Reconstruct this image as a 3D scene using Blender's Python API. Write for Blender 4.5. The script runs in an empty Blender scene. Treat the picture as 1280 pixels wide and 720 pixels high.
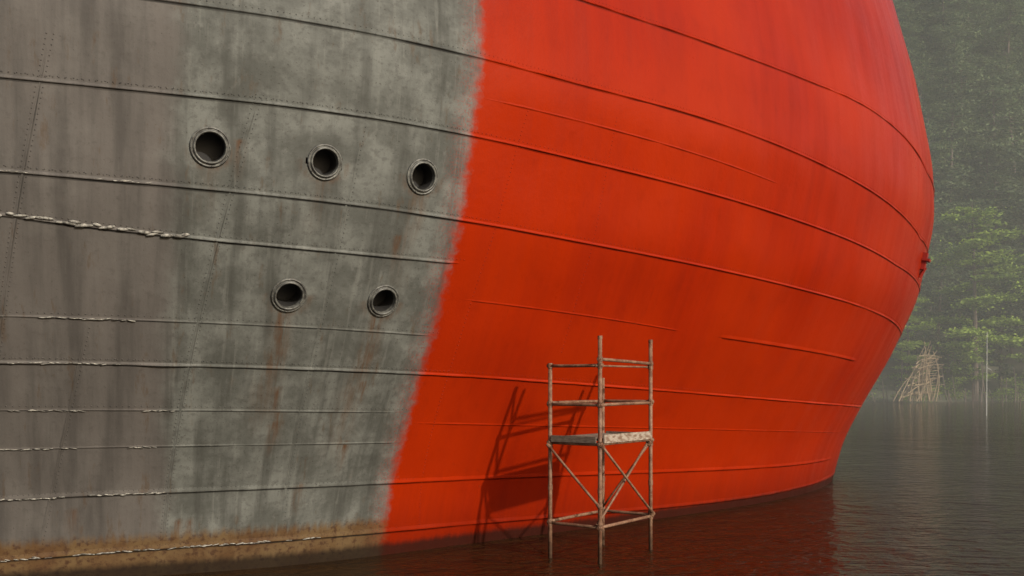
import bpy, math, random
import numpy as np
from mathutils import Vector, Matrix
random.seed(4); rng=np.random.default_rng(4)
scene=bpy.context.scene
scene.view_settings.view_transform='Standard'
try: scene.view_settings.look='None'
except Exception: pass
scene.view_settings.exposure=0

F=1244.0; HZ=478.0; CH=3.6

# ---------------------------------------------------------------- helpers
def link(o,parent=None):
    scene.collection.objects.link(o)
    if parent: o.parent=parent
    return o
def empty(name):
    e=bpy.data.objects.new(name,None); return link(e)
def mesh_obj(name,V,Fs,mat=None,parent=None,smooth=False,attrs=None):
    m=bpy.data.meshes.new(name)
    V=np.asarray(V,dtype=np.float32).reshape(-1,3)
    if isinstance(Fs,np.ndarray):
        nf,k=Fs.shape
        m.vertices.add(len(V)); m.vertices.foreach_set('co',V.ravel())
        m.loops.add(nf*k); m.loops.foreach_set('vertex_index',Fs.astype(np.int32).ravel())
        m.polygons.add(nf); m.polygons.foreach_set('loop_start',np.arange(0,nf*k,k,dtype=np.int32))
        m.update(calc_edges=True); m.validate()
    else:
        m.from_pydata([tuple(map(float,v)) for v in V],[],[tuple(map(int,f)) for f in Fs])
    if attrs:
        for k_,a in attrs.items():
            at=m.attributes.new(k_,'FLOAT','POINT'); at.data.foreach_set('value',np.asarray(a,dtype=np.float32).ravel())
    if smooth:
        m.polygons.foreach_set('use_smooth',[True]*len(m.polygons))
    if mat: m.materials.append(mat)
    m.update()
    o=bpy.data.objects.new(name,m); return link(o,parent)
def grid_faces(m,n,off=0,flip=False):
    i,j=np.meshgrid(np.arange(m-1),np.arange(n-1),indexing='ij')
    a=(i*n+j).ravel()+off; b=a+n
    f=np.stack([a,b,b+1,a+1],1)
    return f[:,::-1].copy() if flip else f

class NT:
    def __init__(s,name):
        s.m=bpy.data.materials.new(name); s.m.use_nodes=True
        s.t=s.m.node_tree; s.t.nodes.clear()
        s.out=s.n('ShaderNodeOutputMaterial'); s.b=s.n('ShaderNodeBsdfPrincipled')
        s.t.links.new(s.b.outputs[0],s.out.inputs[0])
    def n(s,ty,**k):
        nd=s.t.nodes.new(ty)
        for a,v in k.items(): setattr(nd,a,v)
        return nd
    def set(s,inp,v):
        if isinstance(v,bpy.types.NodeSocket): s.t.links.new(v,inp)
        elif isinstance(v,(tuple,list)) and len(v)==3 and inp.type=='RGBA': inp.default_value=(*v,1)
        else: inp.default_value=v
    def P(s,name,v): s.set(s.b.inputs[name],v)
    def attr(s,name):
        return s.n('ShaderNodeAttribute',attribute_name=name).outputs['Fac']
    def math(s,op,a,b=0.0,clamp=False):
        nd=s.n('ShaderNodeMath',operation=op,use_clamp=clamp); s.set(nd.inputs[0],a); s.set(nd.inputs[1],b); return nd.outputs[0]
    def comb(s,x,y,z=0.0):
        nd=s.n('ShaderNodeCombineXYZ'); s.set(nd.inputs[0],x); s.set(nd.inputs[1],y); s.set(nd.inputs[2],z); return nd.outputs[0]
    def map(s,v,sc=(1,1,1),loc=(0,0,0)):
        nd=s.n('ShaderNodeMapping'); s.set(nd.inputs[0],v); nd.inputs['Scale'].default_value=sc; nd.inputs['Location'].default_value=loc; return nd.outputs[0]
    def noise(s,v,scale=1,detail=4,rough=.55,dist=0):
        nd=s.n('ShaderNodeTexNoise'); s.set(nd.inputs['Vector'],v); nd.inputs['Scale'].default_value=scale
        nd.inputs['Detail'].default_value=detail; nd.inputs['Roughness'].default_value=rough; nd.inputs['Distortion'].default_value=dist
        return nd.outputs[0]
    def ramp(s,v,a,b,lo=0.0,hi=1.0):
        nd=s.n('ShaderNodeMapRange',interpolation_type='SMOOTHSTEP'); s.set(nd.inputs[0],v)
        s.set(nd.inputs[1],a); s.set(nd.inputs[2],b); nd.inputs[3].default_value=lo; nd.inputs[4].default_value=hi; return nd.outputs[0]
    def mix(s,f,a,b,mode='MIX'):
        nd=s.n('ShaderNodeMix',data_type='RGBA',blend_type=mode); s.set(nd.inputs[0],f); s.set(nd.inputs[6],a); s.set(nd.inputs[7],b); return nd.outputs[2]
    def bump(s,h,dist=.01,strength=1.0,nrm=None):
        nd=s.n('ShaderNodeBump'); s.set(nd.inputs['Height'],h); nd.inputs['Distance'].default_value=dist; nd.inputs['Strength'].default_value=strength
        if nrm is not None: s.set(nd.inputs['Normal'],nrm)
        return nd.outputs[0]
    def obj(s): return s.n('ShaderNodeTexCoord').outputs['Object']
    def geo(s): return s.n('ShaderNodeNewGeometry').outputs['Position']

# ---------------------------------------------------------------- hull surface
ctrl=np.array([(-34,13.5),(-29,11.6),(-22,13.2),(-15,15.4),(-11,16.75),(-8.3,17.85),(-6.4,18.6),(-4.6,19.4),(-2.83,20.6),(-.75,22.4),(1.7,24.4),(4.55,26.9),(7.7,29.9),(10.3,33.3),(12.15,37.3),(12.9,41.2),(12.4,45.5),(10,50),(5.5,53.5),(-2,55),(-14,52),(-26,44),(-34,32),(-37,20)],float)
C=ctrl.copy()
for _ in range(5):
    A=np.roll(C,-1,0); q=np.empty((2*len(C),2)); q[0::2]=.75*C+.25*A; q[1::2]=.25*C+.75*A; C=q
i0=np.argmin(np.hypot(C[:,0]+34,C[:,1]-12.6)); C=np.roll(C,-i0,0); C=np.vstack([C,C[:1]])
L=np.r_[0,np.cumsum(np.hypot(*np.diff(C,axis=0).T))]
sref=L[np.argmin(np.hypot(C[:,0]+2.83,C[:,1]-20.6))]
SA=np.arange(0,L[-1],.05); WX=np.interp(SA,L,C[:,0]); WY=np.interp(SA,L,C[:,1])
tx=np.gradient(WX); ty=np.gradient(WY)
def smooth(a,w):
    k=np.hanning(w); k/=k.sum(); return np.convolve(np.pad(a,w//2,mode='edge'),k,'valid')[:len(a)]
tx=smooth(tx,41); ty=smooth(ty,41); q=np.hypot(tx,ty); NX=ty/q; NY=-tx/q
S=SA-sref
HT=np.array([-2,-1,0,1.45,2.9,4.4,6.5,9.2,11,14,18,20]); DT=np.array([-.5,-.25,0,.38,1.1,1.95,2.9,3.45,3.4,2.85,1.8,1.2])
HA=np.arange(-2,20,.02); DA=smooth(np.interp(HA,HT,DT),90)
def P(s,h):
    s=np.asarray(s,float); h=np.asarray(h,float)
    d=np.interp(h,HA,DA)
    x=np.interp(s,S,WX)+np.interp(s,S,NX)*d; y=np.interp(s,S,WY)+np.interp(s,S,NY)*d
    return np.stack(np.broadcast_arrays(x,y,h),-1)
def frame(s,h):
    e=.05
    a=P(np.asarray(s)+e,h)-P(np.asarray(s)-e,h); b=P(s,np.asarray(h)+e)-P(s,np.asarray(h)-e)
    a/=np.linalg.norm(a,axis=-1,keepdims=True); b/=np.linalg.norm(b,axis=-1,keepdims=True)
    n=np.cross(a,b); n/=np.linalg.norm(n,axis=-1,keepdims=True)
    return P(s,h),a,b,n
SS=np.arange(-25,30,.05)
def survey(px,py):
    rx=(px-640)/F; rz=(HZ-py)/F
    h=np.full(len(SS),5.0)
    for _ in range(40):
        h=.5*h+.5*np.clip(CH+rz*P(SS,h)[:,1],-1,19)
    p=P(SS,h); r=p[:,0]/p[:,1]
    k=np.argmax(r); r=r[:k+1]
    if rx>=r[-1]: return SS[k],h[k]
    i=np.searchsorted(r,rx); i=max(1,i)
    f=(rx-r[i-1])/(r[i]-r[i-1]); return SS[i-1]+f*.05,h[i-1]+f*(h[i]-h[i-1])
SMIN,SMAX=S[0]+.3,S[-1]-.3

# paint border
bp=np.array([survey(*p) for p in [(478,684),(487,600),(510,520),(540,430),(561,330),(578,230),(597,122)]])
bc=np.polyfit(bp[:,1],bp[:,0],3)
def sborder(h):
    h=np.clip(h,0,9.5); return np.polyval(bc,h)
s_left=survey(212,450)[0]

ports=[(263,184,24),(406,203,21.5),(528,221,21.5),(361,369,21.5),(479,376,20.5)]
PT=[]
for (px,py,r) in ports:
    s,h=survey(px,py); y=float(P(s,h)[1]); PT.append((s,h,r*y/F*1.02))

rust_src=[(s,h,r) for s,h,r in PT]
extra=[survey(*p) for p in [(340,535),(237,655),(455,480),(222,655),(350,520),(497,300),(300,180),(345,490),(372,610),(90,640),(430,560)]]
def rustval(s,h):
    v=np.zeros(np.broadcast(s,h).shape)
    for k,(ps,ph,r) in enumerate(rust_src):
        amp=[.4,.45,.6,1.1,1.0][k]; ln=[1.0,1.0,1.9,2.3,2.9][k]
        dz=ph-r*.9-h
        w=.09+.06*np.clip(dz,0,3)
        g=np.exp(-((s-ps+.12*np.clip(dz,0,3)-.04*np.sin(h*5))/w)**2)*np.clip(1-dz/ln,0,1)*(dz>0)
        v=np.maximum(v,amp*g)
        ring=np.exp(-((np.hypot(s-ps,h-ph)-r*1.05)/.05)**2)*.5; v=np.maximum(v,ring*(h<ph))
    for k,(ps,ph) in enumerate(extra):
        dz=ph-h
        g=np.exp(-((s-ps)/.06)**2)*np.clip(1-dz/.6,0,1)*(dz>-.08); v=np.maximum(v,1.1*g)
    return v

# ---------------------------------------------------------------- hull material
def hull_material():
    t=NT('weathered_hull_paint')
    hs=t.attr('hs'); hh=t.attr('hh'); red=t.attr('red'); rust=t.attr('rust'); grime=t.attr('grime'); lf=t.attr('lf')
    Cc=t.comb(hs,hh,0.0)
    streak=t.noise(t.map(Cc,(1.6,.16,1)),1.6,4,.6)
    streak2=t.noise(t.map(Cc,(6,.35,1),(3,1,0)),1.5,3,.6)
    mott=t.noise(Cc,1.1,5,.62)
    mott2=t.noise(t.map(Cc,(1,.7,1),(11,3,0)),3.2,5,.68)
    big=t.noise(t.map(Cc,(.25,.2,1),(4,9,0)),1.0,1,.5)
    fine=t.noise(Cc,9,3,.65)
    speck=t.noise(Cc,28,2,.6)
    k=.62
    def c(a,b,d): return (a*k,b*k,d*k)
    # grey steel
    g=t.mix(t.ramp(mott,.36,.66),c(.115,.118,.105),c(.212,.218,.198))
    g=t.mix(t.math('MULTIPLY',t.ramp(mott2,.5,.68),.42),g,c(.088,.089,.079))
    g=t.mix(t.math('MULTIPLY',t.ramp(mott2,.34,.46,1,0),.28),g,c(.29,.293,.268))
    g=t.mix(t.math('MULTIPLY',t.ramp(streak,.47,.68),.62),g,c(.062,.062,.054))
    g=t.mix(t.math('MULTIPLY',t.ramp(streak2,.55,.75),.35),g,c(.27,.273,.245))
    g=t.mix(t.math('MULTIPLY',t.ramp(fine,.5,.68),.42),g,c(.082,.08,.071))
    g=t.mix(t.math('MULTIPLY',t.ramp(speck,.62,.74),.65),g,c(.045,.038,.03))
    # older brownish area aft
    gl=t.mix(t.ramp(streak,.35,.7),c(.158,.140,.127),c(.095,.085,.078))
    gl=t.mix(t.math('MULTIPLY',t.ramp(mott,.5,.75),.35),gl,c(.195,.176,.158))
    gl=t.mix(t.math('MULTIPLY',t.ramp(fine,.55,.72),.25),gl,c(.07,.062,.055))
    gl=t.mix(t.math('MULTIPLY',t.ramp(speck,.66,.76),.5),gl,c(.045,.038,.03))
    lmask=t.math('MULTIPLY',t.ramp(t.math('ADD',lf,t.math('MULTIPLY',t.math('SUBTRACT',mott,.5),.8)),-.25,.25,1,0),.85)
    g=t.mix(lmask,g,gl)
    # rust
    rn=t.noise(t.map(Cc,(9,1.2,1)),1.2,3,.7)
    rm=t.math('MULTIPLY',rust,t.ramp(rn,.32,.62),True)
    g=t.mix(rm,g,c(.120,.062,.030))
    rr=t.noise(t.map(Cc,(3.2,.8,1),(8,2,0)),1.3,4,.7)
    g=t.mix(t.math('MULTIPLY',t.ramp(rr,.58,.70),.5),g,c(.11,.070,.040))
    # brown antifouling band at the waterline
    bt=t.ramp(t.math('ADD',hh,t.math('MULTIPLY',t.math('SUBTRACT',streak2,.5),.35)),.66,.90,1,0)
    btc=t.mix(t.ramp(mott,.35,.65),c(.125,.063,.024),c(.18,.110,.046))
    btc=t.mix(t.ramp(fine,.45,.7),btc,c(.08,.036,.016))
    g=t.mix(t.math('MULTIPLY',bt,.93),g,btc)
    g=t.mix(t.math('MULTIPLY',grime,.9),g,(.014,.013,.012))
    # red paint
    r=t.mix(t.ramp(streak,.3,.72),(.250,.0128,.0008),(.212,.0100,.0007))
    r=t.mix(t.math('MULTIPLY',t.ramp(big,.35,.65),.6),r,(.300,.0195,.0009))
    r=t.mix(t.math('MULTIPLY',t.ramp(streak2,.5,.78),.14),r,(.285,.020,.0016))
    r=t.mix(t.math('MULTIPLY',t.ramp(mott,.5,.75),.22),r,(.150,.0065,.0008))
    r=t.mix(t.math('MULTIPLY',t.ramp(mott2,.56,.7),.13),r,(.13,.0060,.0008))
    r=t.mix(t.math('MULTIPLY',t.ramp(rr,.62,.78),.25),r,(.10,.006,.0018))
    r=t.mix(t.math('MULTIPLY',t.ramp(speck,.68,.76),.3),r,(.10,.007,.002))
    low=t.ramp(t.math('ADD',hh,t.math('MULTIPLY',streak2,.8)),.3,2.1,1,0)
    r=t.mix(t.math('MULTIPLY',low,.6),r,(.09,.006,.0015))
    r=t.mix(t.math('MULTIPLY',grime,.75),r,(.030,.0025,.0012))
    bn=t.noise(t.map(Cc,(1.4,1.6,1)),2.4,5,.72)
    e=t.math('ADD',red,t.math('MULTIPLY',t.math('SUBTRACT',bn,.5),.5))
    mask=t.ramp(e,-.16,.14)
    dust=t.math('MULTIPLY',t.ramp(e,-.5,.1),t.ramp(speck,.42,.62),True)
    m2=t.math('MAXIMUM',mask,t.math('MULTIPLY',dust,.5))
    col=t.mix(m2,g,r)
    wet_shade=t.ramp(t.math('ADD',hh,t.math('MULTIPLY',streak2,.12)),.22,.40,1,0)  # wet waterline band, deepened to paint in the shadow at the hull's foot
    col=t.mix(t.math('MULTIPLY',wet_shade,.85),col,(.010,.007,.005))
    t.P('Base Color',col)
    rough=t.mix(mask,(.62,.62,.62),t.mix(t.ramp(streak,.3,.7),(.30,.30,.30),(.40,.40,.40)))
    t.P('Roughness',t.math('ADD',rough,t.math('MULTIPLY',t.math('SUBTRACT',fine,.5),.2)))
    t.P('Specular IOR Level',.12)
    wav=t.noise(t.map(Cc,(.9,.6,1)),.8,1,.5)
    hgt=t.math('ADD',t.math('MULTIPLY',wav,.085),t.math('ADD',t.math('MULTIPLY',mott,.012),t.math('MULTIPLY',fine,.0035)))
    t.P('Normal',t.bump(hgt,1.0,1.0))
    return t.m
HULL=hull_material()
def attrs_for(s,h,grime=0.0):
    s=np.asarray(s,float);h=np.asarray(h,float)
    return dict(hs=s,hh=h,red=s-sborder(h),rust=rustval(s,h),lf=(s-s_left),grime=np.broadcast_to(grime,s.shape))

ship=empty('ship')
smin_p=min(p[0] for p in PT)-1; smax_p=max(p[0] for p in PT)+1.2
sg=np.concatenate([np.arange(SMIN,s_left-9,.3),np.arange(s_left-9,smin_p,.1),np.arange(smin_p,smax_p,.05),np.arange(smax_p,32,.12),np.arange(32,SMAX,.4)])
hg=np.concatenate([np.arange(-1.6,3,.1),np.arange(3,9,.05),np.arange(9,18.01,.15)])
Sg,Hg=np.meshgrid(sg,hg,indexing='ij'); V=P(Sg,Hg)
fc=grid_faces(len(sg),len(hg))
cs=Sg.ravel()[fc].mean(1); chh=Hg.ravel()[fc].mean(1)
keep=np.ones(len(fc),bool)
for s,h,r in PT:
    keep&=np.hypot(cs-s,(chh-h)*1.05)>r*.80
fc=fc[keep]
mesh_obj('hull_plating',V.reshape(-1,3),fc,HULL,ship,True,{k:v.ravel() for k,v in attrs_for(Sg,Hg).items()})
dk=P(np.arange(SMIN,SMAX,1.0),17.9)
DM=NT('deck_paint'); DM.P('Base Color',(.2,.06,.04)); DM.P('Roughness',.7)
mesh_obj('deck',dk,[list(range(len(dk)))],DM.m,ship)

# seams
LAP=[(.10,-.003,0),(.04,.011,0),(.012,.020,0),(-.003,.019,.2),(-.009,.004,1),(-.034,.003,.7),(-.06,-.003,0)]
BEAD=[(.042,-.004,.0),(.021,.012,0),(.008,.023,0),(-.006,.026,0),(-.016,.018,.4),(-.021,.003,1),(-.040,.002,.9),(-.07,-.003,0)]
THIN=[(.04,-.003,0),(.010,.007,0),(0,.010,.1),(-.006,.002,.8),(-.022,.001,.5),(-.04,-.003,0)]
SV=[];SF=[];SAt={k:[] for k in ('hs','hh','red','rust','lf','grime')}; off=0
def strip(sa,ha,prof,vertical=False,gs=1.0):
    global off
    p,a,b,n=frame(sa,ha)
    m=len(sa);k=len(prof)
    V=np.empty((m,k,3));hs=np.empty((m,k));hh=np.empty((m,k));gr=np.empty((m,k))
    jit=1+1.4*(smooth(rng.random(m),9)-.5)
    gj=np.clip(.75+3.0*(smooth(rng.random(m),15)-.5),.15,1.1)
    taper=np.clip(np.minimum(np.arange(m),np.arange(m)[::-1])/6,0,1)
    for j,(o,w,g_) in enumerate(prof):
        dirv=b if not vertical else -a
        V[:,j]=p+dirv*o+n*((w+.003)*jit*taper-.003)[:,None]
        hs[:,j]=sa-(o if vertical else 0); hh[:,j]=ha+(0 if vertical else o); gr[:,j]=g_*gs*gj
    SV.append(V.reshape(-1,3)); SF.append(grid_faces(m,k,off,flip=not vertical)); off+=m*k
    at=attrs_for(hs,hh,0.0); at['grime']=gr
    for q_ in SAt: SAt[q_].append(np.asarray(at[q_]).ravel())
def seam(pts,prof=LAP,deg=3,left=None,right=None,gs=1.0,ex=.6):
    A=np.array([survey(*p) for p in pts]); deg=min(deg,len(pts)-1)
    c=np.polyfit(A[:,0],A[:,1],deg)
    s0,s1=A[:,0].min(),A[:,0].max()
    lo=s0 if left is None else left; hi=s1 if right is None else right
    sa=np.arange(lo,hi,.1)
    sc=np.clip(sa,s0,s1); dc=np.polyder(c)
    ha=np.polyval(c,sc)+np.clip(sa-sc,-6,4)*np.polyval(dc,sc)*ex
    strip(sa,ha,prof,gs=gs); return sa,ha
LE=s_left-14
sm={}
sm['a']=seam([(260,121),(400,136),(500,154),(590,171),(700,194),(850,229),(1000,278),(1120,331)],BEAD,3,LE,30)
sm['b']=seam([(0,212),(205,231),(400,253),(570,275),(700,296),(860,326),(1000,363),(1125,413)],BEAD,3,LE,30)
sm['c']=seam([(0,268),(205,294),(400,312),(582,330)],BEAD,2,LE)
sm['d']=seam([(0,395),(205,402),(400,410),(550,421)],THIN,2,LE)
sm['e']=seam([(0,453),(205,456),(400,462),(530,467),(700,478),(850,490),(1000,502),(1090,508)],BEAD,3,LE)
sm['f']=seam([(0,513),(205,513),(510,516)],THIN,2,LE)
sm['g']=seam([(0,562),(205,558),(512,553)],THIN,2,LE)
sm['h']=seam([(0,627),(205,614),(350,608),(500,603),(700,597),(850,590),(960,582),(1040,573)],LAP,3,LE)
sm['i']=seam([(20,700),(205,685),(350,675),(480,665),(600,655),(700,646),(850,632),(990,612)],LAP,3,LE,30)
sm['j']=seam([(570,374),(700,390),(860,416)],THIN,2)
sm['j2']=seam([(895,421),(1000,437),(1072,452)],LAP,2)
sm['k']=seam([(510,529),(850,536),(1060,541)],THIN,2,gs=.5)
sm['l']=seam([(595,121),(650,134),(780,166),(980,233)],THIN,2)
sm['m']=seam([(790,122),(900,155),(1000,192),(1070,228),(1120,262),(1150,298)],BEAD,3,LE,30,ex=.2)
sm['n']=seam([(1060,122),(1100,144),(1135,178),(1158,215)],BEAD,2,0,30,ex=.2)
def vseam(pts,prof=THIN,deg=2,gs=1.0):
    A=np.array([survey(*p) for p in pts]); c=np.polyfit(A[:,1],A[:,0],min(deg,len(pts)-1))
    ha=np.arange(max(.1,A[:,1].min()),A[:,1].max(),.1); sa=np.polyval(c,ha)
    if gs>0: strip(sa,ha,prof,True,gs)
    return sa,ha
vs=[]
vs.append(vseam([(325,110),(285,270),(262,350),(240,430),(215,560),(205,690)],THIN,2,.8))
vs.append(vseam([(65,30),(50,100),(30,230),(10,340),(-6,440),(-20,600)],THIN))
vs.append(vseam([(455,150),(432,260),(400,400),(375,520),(352,660)],THIN,2,.3))
vs.append(vseam([(660,130),(612,300),(565,440),(530,590),(520,660)],THIN,2,0))
vs.append(vseam([(110,400),(85,520),(50,680)],THIN,2,.4))
vs.append(vseam([(770,140),(740,300),(700,440)],THIN,2,0))
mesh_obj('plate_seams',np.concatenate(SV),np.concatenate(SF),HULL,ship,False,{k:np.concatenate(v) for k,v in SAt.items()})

# rivets
RS=[];RH=[]
def rivline(sa,ha,o,step=.1,smax=None,vert=False):
    p=P(sa,ha); d=np.r_[0,np.cumsum(np.linalg.norm(np.diff(p,axis=0),axis=1))]
    u=np.arange(0,d[-1],step); s=np.interp(u,d,sa);h=np.interp(u,d,ha)
    if vert: s=s+o
    else: h=h+o
    k=s>s_left-4
    if smax is not None: k&=s<smax
    RS.append(s[k]);RH.append(h[k])
sb=float(sborder(5))
for k in 'abceh': 
    rivline(*sm[k],.07,.085,sb+.6)
for k in 'dfi': rivline(*sm[k],.07,.1,sb+.5)
rivline(*sm['m'],.08,.1); rivline(*sm['n'],.08,.1); rivline(*sm['a'],.08,.11); rivline(*sm['b'],.08,.11); rivline(*sm['e'],.08,.11)
for i,v in enumerate(vs):
    rivline(*v,.05,.08,None,True)
    if i<2: rivline(*v,-.05,.08,None,True)
RS=np.concatenate(RS);RH=np.concatenate(RH)
ok=np.ones(len(RS),bool)
for s,h,r in PT: ok&=np.hypot(RS-s,RH-h)>r*1.15
RS=RS[ok];RH=RH[ok]
p,a,b,n=frame(RS,RH)
k=6; ang=np.arange(k)/k*2*math.pi
V=[];
for rr,hh_ in ((.014,-.002),(.010,.006)):
    for t_ in ang: V.append(p+a*rr*math.cos(t_)+b*rr*math.sin(t_)+n*hh_)
V.append(p+n*.008)
V=np.stack(V,1); N=len(RS)
base=np.arange(N)[:,None]*13
tri=[]
for i in range(k):
    j=(i+1)%k
    tri+= [[i,j,k+j],[i,k+j,k+i],[k+i,k+j,12]]
tri=np.array(tri); FR=(base[:,:,None]+tri[None]).reshape(-1,3)
at=attrs_for(RS,RH,.3)
mesh_obj('rivets',V.reshape(-1,3),FR,HULL,ship,True,{q_:np.repeat(np.asarray(v),13) for q_,v in at.items()})

# flaking weld beads on the aft seams
WB=NT('flaking_weld_bead'); o=WB.geo(); nz=WB.noise(o,14,5,.6)
WB.P('Base Color',WB.mix(WB.ramp(nz,.35,.65),(.07,.065,.055),(.30,.285,.25))); WB.P('Roughness',.85)
import bmesh
bm=bmesh.new(); bmesh.ops.create_icosphere(bm,subdivisions=1,radius=1); bv=np.array([v.co[:] for v in bm.verts]); bf=np.array([[v.index for v in f.verts] for f in bm.faces]); bm.free()
BV=[];BF=[];o_=0
for key,sz,dens,end in (('c',2.1,1.0,s_left+.1),('b',.7,.5,s_left-.5),('d',.8,.7,s_left-.2),('e',.8,.8,s_left-.6),('f',.55,.5,s_left),('g',.6,.55,s_left-.2),('h',1.05,.95,s_left-.1),('i',.95,.95,s_left+2.8)):
    sa,ha=sm[key]; s=s_left-9
    while s<end:
        s+=random.uniform(.05,.15)*(1.3 if key=='c' else 1)
        if math.sin(s*3.1+ord(key))+random.uniform(-.6,.6)<1-2*dens: continue
        h=np.interp(s,sa,ha)+random.uniform(-.006,.02)*sz
        pp,aa,bb,nn=frame(s,h)
        l=random.uniform(.05,.10)*(.8+.2*sz); w=random.uniform(.010,.017)*sz; tl=random.uniform(-.25,.25)
        A_=aa*math.cos(tl)+bb*math.sin(tl); B_=-aa*math.sin(tl)+bb*math.cos(tl)
        v=bv*(1+.25*(rng.random((len(bv),1))-.5))
        BV.append(pp+nn*.024+v[:,:1]*A_*l+v[:,1:2]*B_*w+v[:,2:]*nn*w*.9); BF.append(bf+o_); o_+=len(bv)
mesh_obj('weld_beads',np.concatenate(BV),np.concatenate(BF),WB.m,ship,True)

# portholes
PM=NT('porthole_steel'); g_=PM.geo(); nz=PM.noise(g_,9,4,.65)
PM.P('Base Color',PM.mix(PM.ramp(nz,.35,.68),(.045,.043,.038),(.135,.135,.12))); PM.P('Roughness',.5); PM.P('Metallic',.2)
PM.P('Normal',PM.bump(nz,.006,.7))
PI=NT('porthole_dark_interior'); PI.P('Base Color',(.010,.009,.008)); PI.P('Roughness',.7)
prof=[(1.02,-.03),(1.02,.02),(.99,.032),(.93,.034),(.915,.022),(.88,.022),(.86,.04),(.84,.055),(.79,.062),(.745,.055),(.735,.03),(.735,-.02),(.72,-.03),(.72,-.34)]
for s,h,r in PT:
    pp,aa,bb,nn=frame(s,h)
    k=56; ang=np.linspace(0,2*math.pi,k,endpoint=False)
    ringd=aa[None]*np.cos(ang)[:,None]+bb[None]*np.sin(ang)[:,None]
    V=np.concatenate([pp+ringd*r*q1+nn*q2 for q1,q2 in prof]); Fs=[]
    for i in range(len(prof)-1):
        for j in range(k):
            j2=(j+1)%k; Fs.append((i*k+j,i*k+j2,(i+1)*k+j2,(i+1)*k+j))
    ob=mesh_obj('porthole',V,Fs,PM.m,ship,True)
    ob.data.materials.append(PI.m)
    for pl in ob.data.polygons:
        if pl.index>=(len(prof)-2)*k: pl.material_index=1
    V=np.concatenate([pp+ringd*r*.72-nn*.34,(pp-nn*.34)[None]])
    mesh_obj('porthole_back',V,[(j,(j+1)%k,k) for j in range(k)],PI.m,ship)
    BVv=[];BFf=[];o2=0
    for t_ in np.linspace(0,2*math.pi,12,endpoint=False)+.1:
        c=pp+(aa*math.cos(t_)+bb*math.sin(t_))*r*.955+nn*.034
        BVv.append(c+bv[:,:1]*aa*.011+bv[:,1:2]*bb*.011+bv[:,2:]*nn*.010); BFf.append(bf+o2); o2+=len(bv)
    mesh_obj('porthole_bolts',np.concatenate(BVv),np.concatenate(BFf),PM.m,ship)

# ---------------------------------------------------------------- generic tube
def tube(p0,p1,r,k=10,r1=None,bend=0):
    p0=np.array(p0,float);p1=np.array(p1,float); d=p1-p0; L_=np.linalg.norm(d); d/=L_
    u=np.cross(d,[0,0,1.0]) if abs(d[2])<.95 else np.cross(d,[1.0,0,0]); u/=np.linalg.norm(u); v=np.cross(d,u)
    r1=r if r1 is None else r1; V=[]
    m=5 if bend else 2
    for i in range(m):
        f=i/(m-1); c=p0+d*L_*f+v*bend*math.sin(f*math.pi); rr=r+(r1-r)*f
        for j in range(k):
            t_=2*math.pi*j/k; V.append(c+(u*math.cos(t_)+v*math.sin(t_))*rr)
    Fs=[(i*k+j,i*k+(j+1)%k,(i+1)*k+(j+1)%k,(i+1)*k+j) for i in range(m-1) for j in range(k)]
    Fs=[list(f) for f in Fs]+[list(range(k))[::-1],list(range((m-1)*k,m*k))]
    return V,Fs
class Acc:
    def __init__(s): s.V=[];s.F=[]
    def add(s,vf):
        o=len(s.V); s.V+=list(vf[0]); s.F+=[[i+o for i in f] for f in vf[1]]
    def obj(s,name,mat,parent=None,smooth=False): return mesh_obj(name,np.array(s.V),s.F,mat,parent,smooth)
def fixnormals(o):
    bm=bmesh.new(); bm.from_mesh(o.data); bmesh.ops.recalc_face_normals(bm,faces=bm.faces); bm.to_mesh(o.data); bm.free()

# bow bracket
s,h=survey(1152,326)
pp,aa,bb,nn=frame(s+.1,h)
ac=Acc()
def box(c,ax,ay,az):
    V=[c+ax*i+ay*j+az*k for i in(-1,1) for j in(-1,1) for k in(-1,1)]
    return V,[(0,1,3,2),(4,6,7,5),(0,4,5,1),(2,3,7,6),(0,2,6,4),(1,5,7,3)]
ac.add(box(pp+nn*.06,aa*.2,bb*.28,nn*.08)); ac.add(box(pp+nn*.12+bb*.05,aa*.26,bb*.04,nn*.12))
ac.add(tube(pp+nn*.14-bb*.2,pp+nn*.02-bb*.55,.06))
RB=NT('red_fitting_paint'); RB.P('Base Color',(.22,.01,.003)); RB.P('Roughness',.45)
o=ac.obj('mooring_bracket',RB.m,ship); fixnormals(o)

# ---------------------------------------------------------------- scaffold
SM=NT('rusty_scaffold_tube'); g_=SM.geo(); n1=SM.noise(g_,5,4,.65); n2=SM.noise(g_,22,3,.6)
c=SM.mix(SM.ramp(n1,.35,.65),(.19,.105,.062),(.105,.045,.024)); c=SM.mix(SM.math('MULTIPLY',SM.ramp(n2,.5,.7),.45),c,(.25,.165,.115))
z_=SM.n('ShaderNodeSeparateXYZ'); SM.set(z_.inputs[0],g_)
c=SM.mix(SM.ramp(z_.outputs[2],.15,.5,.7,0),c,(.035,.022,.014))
SM.P('Base Color',c); SM.P('Roughness',.6); SM.P('Specular IOR Level',.3); SM.P('Normal',SM.bump(n2,.004,.6))
WM=NT('weathered_plank'); g_=WM.geo(); n1=WM.noise(WM.map(g_,(3,3,12)),3,4,.65)
WM.P('Base Color',WM.mix(WM.ramp(n1,.3,.7),(.17,.135,.10),(.075,.055,.038))); WM.P('Roughness',.8)
TM=NT('painted_toeboard'); g_=TM.geo(); n1=TM.noise(TM.map(g_,(2,2,6)),3,4,.65)
TM.P('Base Color',TM.mix(TM.ramp(n1,.38,.66),(.30,.25,.20),(.14,.085,.055))); TM.P('Roughness',.7)
sc=empty('scaffold_tower')
Fp=np.array([1.744,19.73]);Lp=Fp+1.2*np.array([-.8,.6]);Rp=Fp+2.05*np.array([.6,.8]);Bp=Lp+Rp-Fp
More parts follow.
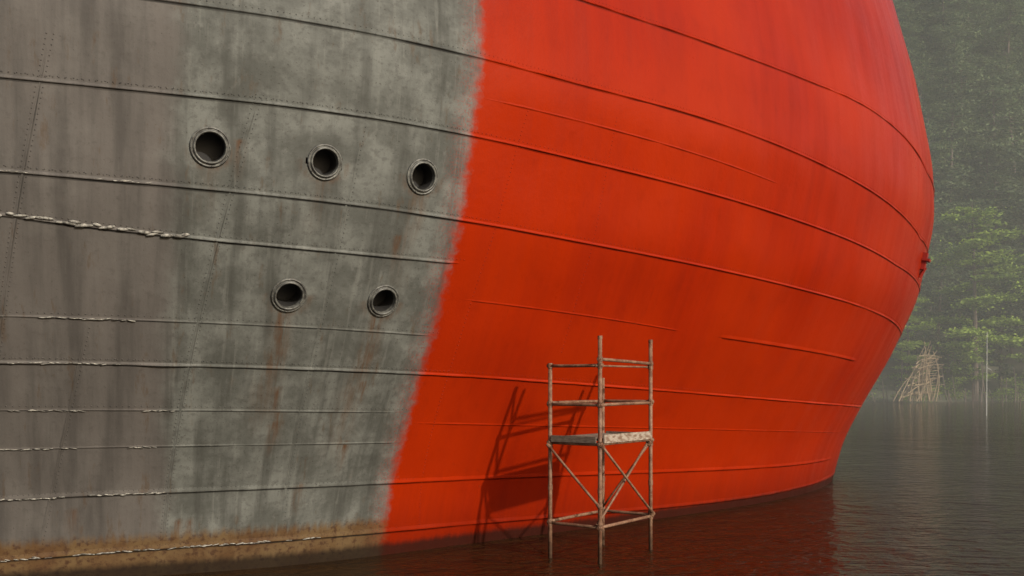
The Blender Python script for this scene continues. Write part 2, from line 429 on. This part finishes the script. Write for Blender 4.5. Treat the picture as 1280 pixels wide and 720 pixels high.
T=lambda p,z:np.array([p[0],p[1],z])
tub=Acc();R_=.042
for p_,top in ((Fp,4.52),(Lp,3.99),(Rp,4.51),(Bp,3.7)):
    tub.add(tube(T(p_,-1.2),T(p_,top),R_,14))
coup=Acc()
def rail(a_,b_,z0,z1,r=.033,off=0.0,ext=.07):
    A_=T(a_,z0);B_=T(b_,z1); d=(B_-A_)/np.linalg.norm(B_-A_); nn_=np.cross(d,[0,0,1]);nn_/=np.linalg.norm(nn_)
    A_=A_+nn_*off-d*ext;B_=B_+nn_*off+d*ext; tub.add(tube(A_,B_,r,12,bend=random.uniform(-.008,.008)))
    for q_ in (A_+d*ext,B_-d*ext):
        coup.add(tube(q_-d*.045,q_+d*.045,r+.015,10)); 
        coup.add(tube(q_-nn_*off-np.array([0,0,.05]),q_-nn_*off+np.array([0,0,.05]),R_+.013,10))
for z in (3.15,.72):
    rail(Fp,Lp,z,z,off=.0);rail(Fp,Rp,z+.0,z+.01);
    rail(Lp,Bp,z+.03,z+.03);rail(Rp,Bp,z+.04,z+.04)
rail(Fp,Lp,3.94,3.94);rail(Fp,Rp,4.06,4.0,off=.0);rail(Fp,Rp,3.93,3.93,r=.02,off=-.05);
rail(Fp,Lp,2.37,2.37);rail(Fp,Rp,2.37,2.37);rail(Lp,Bp,2.37,2.37);rail(Rp,Bp,2.37,2.37)
rail(Fp,Rp,2.33,.80,.026,.055,0);rail(Fp,Rp,.78,2.33,.026,-.055,0)
rail(Lp,Fp,2.30,1.15,.026,.05,0);rail(Bp,Rp,.80,2.3,.022,.05,0)
for p_ in (Fp,Lp,Rp,Bp):
    for z in (1.45,):
        coup.add(tube(T(p_,z-.05),T(p_,z+.05),R_+.009,12))
for p_,top in ((Fp,4.52),(Rp,4.51),(Lp,3.99)): coup.add(tube(T(p_,top-.06),T(p_,top+.005),R_+.006,12))
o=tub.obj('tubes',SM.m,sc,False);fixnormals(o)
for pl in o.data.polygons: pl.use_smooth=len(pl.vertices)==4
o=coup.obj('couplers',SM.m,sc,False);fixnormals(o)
u=(Rp-Fp)/np.linalg.norm(Rp-Fp);w=(Lp-Fp)/np.linalg.norm(Lp-Fp)
U=T(u,0);W_=T(w,0);Z=np.array([0,0,1.])
pl_=Acc()
nb=5; wd=1.2/nb
for i in range(nb):
    c0=T((Fp+Rp)/2,2.455+random.uniform(-.006,.006))+W_*(wd*(i+.5))
    pl_.add(box(c0,U*(1.0+random.uniform(-.03,.03)),W_*(wd/2-.008),Z*.022))
o=pl_.obj('deck_planks',WM.m,sc);fixnormals(o)
tb=Acc()
tb.add(box(T((Fp+Rp)/2,2.475)-W_*.05,U*.96,W_*.014,Z*.085))
o=tb.obj('toeboard',TM.m,sc);fixnormals(o)
tb=Acc()
tb.add(box(T((Fp+Lp)/2,2.455)-U*.05,W_*.54,U*.014,Z*.065))
tb.add(box(T((Rp+Bp)/2,2.455)+U*.05,W_*.54,U*.014,Z*.065))
o=tb.obj('end_boards',WM.m,sc);fixnormals(o)

# ---------------------------------------------------------------- water
WT=NT('lake_water'); g_=WT.geo()
w1=WT.noise(WT.map(g_,(1,1.6,1)),1.1,2,.55,.6); w2=WT.noise(WT.map(g_,(1,1.5,1),(5,2,0)),4.2,3,.6,.5); w3=WT.noise(g_,.25,1,.5)
WT.P('Base Color',(.022,.010,.003)); WT.P('Roughness',.06); WT.P('IOR',1.33)
hsum=WT.math('ADD',WT.math('MULTIPLY',w1,1.0),WT.math('MULTIPLY',w2,.38)); hsum=WT.math('ADD',hsum,WT.math('MULTIPLY',w3,1.2))
WT.P('Normal',WT.bump(hsum,.24,1.0))
mesh_obj('water',[(-1500,-800,0),(1500,-800,0),(1500,1800,0),(-1500,1800,0)],[(0,1,2,3)],WT.m)

# ---------------------------------------------------------------- hillside
def hz(x,y):
    t_=np.clip((y-182)/12,0,1); base=-1.2+2.4*t_*t_*(3-2*t_)
    up=np.clip(y-190,0,None); return base+up*.10+np.clip(y-212,0,None)*.60+1.5*np.sin(x*.05)*np.clip(up/40,0,1)+.35*np.sin(x*.33+y*.2)
gx=np.arange(-260,420,4.);gy=np.arange(174,520,3.)
X,Y=np.meshgrid(gx,gy,indexing='ij'); Y2=Y+3*np.sin(X*.07)+1.2*np.sin(X*.31)
GM=NT('hillside_ground'); g_=GM.geo(); n1=GM.noise(g_,.3,4,.6)
GM.P('Base Color',GM.mix(GM.ramp(n1,.35,.65),(.055,.065,.03),(.09,.085,.05))); GM.P('Roughness',.95)
mesh_obj('hillside',np.stack([X,Y2,hz(X,Y)],-1).reshape(-1,3),grid_faces(len(gx),len(gy)),GM.m,None,True)

# ---------------------------------------------------------------- trees
def leafmat(name,c1,c2,c3):
    t=NT(name); at=t.attr('lv'); oi=t.n('ShaderNodeObjectInfo').outputs['Random']
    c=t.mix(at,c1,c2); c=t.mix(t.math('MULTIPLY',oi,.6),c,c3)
    t.P('Base Color',c); t.P('Roughness',.6); t.P('Specular IOR Level',.2)
    tr=t.n('ShaderNodeBsdfTranslucent'); t.set(tr.inputs[0],c)
    mx=t.n('ShaderNodeMixShader'); mx.inputs[0].default_value=.25
    t.t.links.new(t.b.outputs[0],mx.inputs[1]);t.t.links.new(tr.outputs[0],mx.inputs[2]);t.t.links.new(mx.outputs[0],t.out.inputs[0])
    return t.m
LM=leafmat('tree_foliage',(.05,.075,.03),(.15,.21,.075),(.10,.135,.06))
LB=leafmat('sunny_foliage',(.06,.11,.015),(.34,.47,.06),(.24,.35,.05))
BK=NT('bark'); BK.P('Base Color',BK.mix(BK.noise(BK.geo(),3,4,.6),(.05,.035,.025),(.14,.11,.085))); BK.P('Roughness',.9)
def make_tree(seed,H,spread,base,nb_,nl,leafm,ls=.5):
    r=np.random.default_rng(seed); ac=Acc()
    lean=r.normal(0,.02,2)*H
    ax=lambda f:np.array([lean[0]*f*f,lean[1]*f*f,H*f])
    for i in range(6):
        f0,f1=i/6,(i+1)/6; ac.add(tube(ax(f0),ax(f1),.45*(1-f0)**.8*H/30+.04,8,.45*(1-f1)**.8*H/30+.04))
    V=[];lv=[]
    for i in range(nb_):
        f=base+(1-base)*((i+r.random())/nb_); 
        prof=math.sin(math.pi*min(1,(1-(f-base)/(1-base))*.80+.12))**.8
        ln=spread*prof*r.uniform(.55,1.12); az=r.uniform(0,2*math.pi)
        d=np.array([math.cos(az),math.sin(az),r.uniform(.0,.38)])
        p0=ax(f*.97); p1=p0+d*ln; ac.add(tube(p0,p1,.10*H/30+.02,5,.02,bend=.02*ln))
        shade=r.uniform(.0,1)
        nc=max(3,int(ln*1.1)); 
        for c_ in range(nc):
            u_=(c_+r.random())/nc; u_=.25+.78*u_
            cc=p0+d*ln*u_+np.r_[r.normal(0,.16*ln*(.4+u_*.6),2),r.normal(0,.25)]
            sp=r.uniform(.6,1.3)*(1.0+.05*ln)
            n_=int(nl*r.uniform(.6,1.3))
            off_=r.normal(0,1,(n_,3))*np.array([sp,sp,.20*sp]); off_[:,2]-=.10*np.hypot(off_[:,0],off_[:,1])
            ce=cc+off_
            a_=r.normal(0,1,(n_,3));a_[:,2]*=.35; a_/=np.linalg.norm(a_,axis=1,keepdims=True)
            b_=np.cross(a_,r.normal(0,1,(n_,3))*np.array([.45,.45,1])); b_/=np.linalg.norm(b_,axis=1,keepdims=True)
            sz=ls*r.uniform(.5,1.2,(n_,1))
            q_=np.stack([ce-a_*sz*.6,ce-b_*sz*.28,ce+a_*sz*.6,ce+b_*sz*.28],1); V.append(q_)
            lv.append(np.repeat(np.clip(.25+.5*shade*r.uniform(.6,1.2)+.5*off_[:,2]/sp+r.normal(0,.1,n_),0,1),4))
    V=np.concatenate(V).reshape(-1,3); lv=np.concatenate(lv)
    tv=np.array(ac.V); nt=len(tv)
    m=bpy.data.meshes.new('tree_mesh')
    allV=np.concatenate([tv,V]); q_=np.arange(len(V)).reshape(-1,4)+nt
    faces=[list(f) for f in ac.F]+q_.tolist()
    m.from_pydata(allV.tolist(),[],faces)
    at=m.attributes.new('lv','FLOAT','POINT'); at.data.foreach_set('value',np.r_[np.zeros(nt),lv].astype(np.float32))
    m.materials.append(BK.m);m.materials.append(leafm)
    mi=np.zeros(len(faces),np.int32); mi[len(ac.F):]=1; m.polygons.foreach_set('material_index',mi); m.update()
    return m
T1=[make_tree(11,32,8.5,.12,40,34,LM,.8),make_tree(12,28,7.5,.15,36,34,LM,.8),make_tree(13,36,7.0,.2,44,32,LM,.8)]
T2=[make_tree(21,38,9.5,.10,30,85,LB,.7),make_tree(22,30,8.5,.08,26,85,LB,.7)]
forest=empty('forest')
def put(mesh,x,y,sc_,name,parent):
    o=bpy.data.objects.new(name,mesh); o.location=(x,y,float(hz(x,y))-.3); o.scale=(sc_,)*3; o.rotation_euler=(0,0,random.uniform(0,6.28)); return link(o,parent)
y=204
while y<440:
    x=-60+random.uniform(0,8)
    while x<300:
        if x/y>.30 or random.random()<.3:
            put(random.choice(T1),x+random.uniform(-2,2),y+random.uniform(-4,4),random.uniform(.75,1.15),'forest_tree',forest)
        x+=random.uniform(7,12)
    y+=15
put(T2[0],88,189,1.0,'broadleaf_tree',None); put(T2[1],101,190,1.05,'broadleaf_tree',None); put(T2[1],77,193,.66,'broadleaf_tree',None); put(T2[0],115,192,.95,'broadleaf_tree',None)
und=make_tree(31,5,3.2,.05,20,30,LB,.35)
sh=empty('shoreline_shrubs')
x=55
while x<150:
    put(und,x,187+random.uniform(-2,3),random.uniform(.6,1.2),'shrub',sh); x+=random.uniform(4,8)
ac=Acc()
x=60
while x<130:
    y_=184+random.uniform(-1,3)
    ac.add(tube((x,y_,-.8),(x+random.uniform(-.8,.8),y_+1,random.uniform(2,8)),.14,6,.06,bend=random.uniform(-.3,.3))); x+=random.uniform(.5,1.8)
o=ac.obj('tree_trunks_at_shore',BK.m)
DB=NT('dry_branches'); DB.P('Base Color',DB.mix(DB.noise(DB.geo(),2,3,.6),(.38,.29,.17),(.20,.14,.08))); DB.P('Roughness',.9)
ac=Acc(); by=180
for i in range(30):
    x0=70.5+random.uniform(-1.5,5.8)
    xt=75.2+random.uniform(-1.8,1.8); zt=11.3-abs(xt-75.2)*1.1-random.uniform(0,4)
    ac.add(tube((x0,by+random.uniform(-2,2),.2),(xt,by+random.uniform(-1.5,1.5),zt),.11,5,.05,bend=random.uniform(-.9,.9)))
for i in range(30):
    z=random.uniform(1.5,8.5); x0=70.3+z*.42+random.uniform(-.9,.5); x1=77.6-z*.12+random.uniform(-.8,.9)
    ac.add(tube((x0,by+random.uniform(-1.5,1.5),z+random.uniform(-1.4,.6)),(x1,by+random.uniform(-1.5,1.5),z+random.uniform(-.6,1.8)),.10,5,.04,bend=random.uniform(-.7,.7)))
ac.obj('driftwood_shelter',DB.m)
PMt=NT('bleached_pole'); PMt.P('Base Color',(.5,.5,.46)); PMt.P('Roughness',.7)
ac=Acc(); d=107; xx=(1233-640)/F*d
ac.add(tube((xx,d,-1),(xx+.05,d,9.0),.045,8,.025)); ac.add(tube((xx+.04,d,5.2),(xx+.55,d,4.9),.02,6)); ac.obj('mooring_pole',PMt.m)
for px,dd,hh_ in ((1186,150,2.2),(1216,140,3.5),(1253,150,1.8),(1275,130,1.6),(1140,160,1.5)):
    ac=Acc(); xx=(px-640)/F*dd; ac.add(tube((xx,dd,-1),(xx+random.uniform(-.1,.1),dd,hh_),.10,8,.07)); ac.obj('wooden_stake',BK.m)

# mist over the water before the far shore (real volume)
MV=bpy.data.materials.new('morning_mist'); MV.use_nodes=True; nt=MV.node_tree; nt.nodes.clear()
oo=nt.nodes.new('ShaderNodeOutputMaterial'); vv=nt.nodes.new('ShaderNodeVolumeScatter'); vv.inputs['Color'].default_value=(.93,.97,.90,1); vv.inputs['Density'].default_value=.0018; vv.inputs['Anisotropy'].default_value=0
nt.links.new(vv.outputs[0],oo.inputs['Volume'])
V,Fs=box(np.array([120,117,62.1]),np.array([200.,0,0]),np.array([0,56.,0]),np.array([0,0,62.]))
o=mesh_obj('mist',V,Fs,MV); fixnormals(o)

# ---------------------------------------------------------------- light
el=math.radians(26); az=math.atan2(.66,-.75)
w=bpy.data.worlds.new('World'); scene.world=w; w.use_nodes=True; nt=w.node_tree
bg=nt.nodes['Background']; sk=nt.nodes.new('ShaderNodeTexSky'); sk.sky_type='NISHITA'; sk.sun_disc=False
sk.sun_elevation=el; sk.sun_rotation=az; sk.dust_density=5; sk.air_density=1.2; sk.ozone_density=1
nt.links.new(sk.outputs[0],bg.inputs[0]); bg.inputs[1].default_value=.125
sd=bpy.data.lights.new('sun','SUN'); sd.energy=3.9; sd.angle=math.radians(1.2); sd.color=(1,.95,.87)
so=bpy.data.objects.new('sun',sd); link(so)
dirv=Vector((math.sin(az)*math.cos(el),math.cos(az)*math.cos(el),math.sin(el)))
so.rotation_euler=dirv.to_track_quat('Z','Y').to_euler(); so.location=(30,-30,40)

cd=bpy.data.cameras.new('camera'); cd.lens=35; cd.sensor_width=36; cd.shift_y=118/1280; cd.clip_end=4000; cd.clip_start=.1
co=bpy.data.objects.new('camera',cd); link(co); co.location=(0,0,CH); co.rotation_euler=(math.radians(90),0,0); scene.camera=co
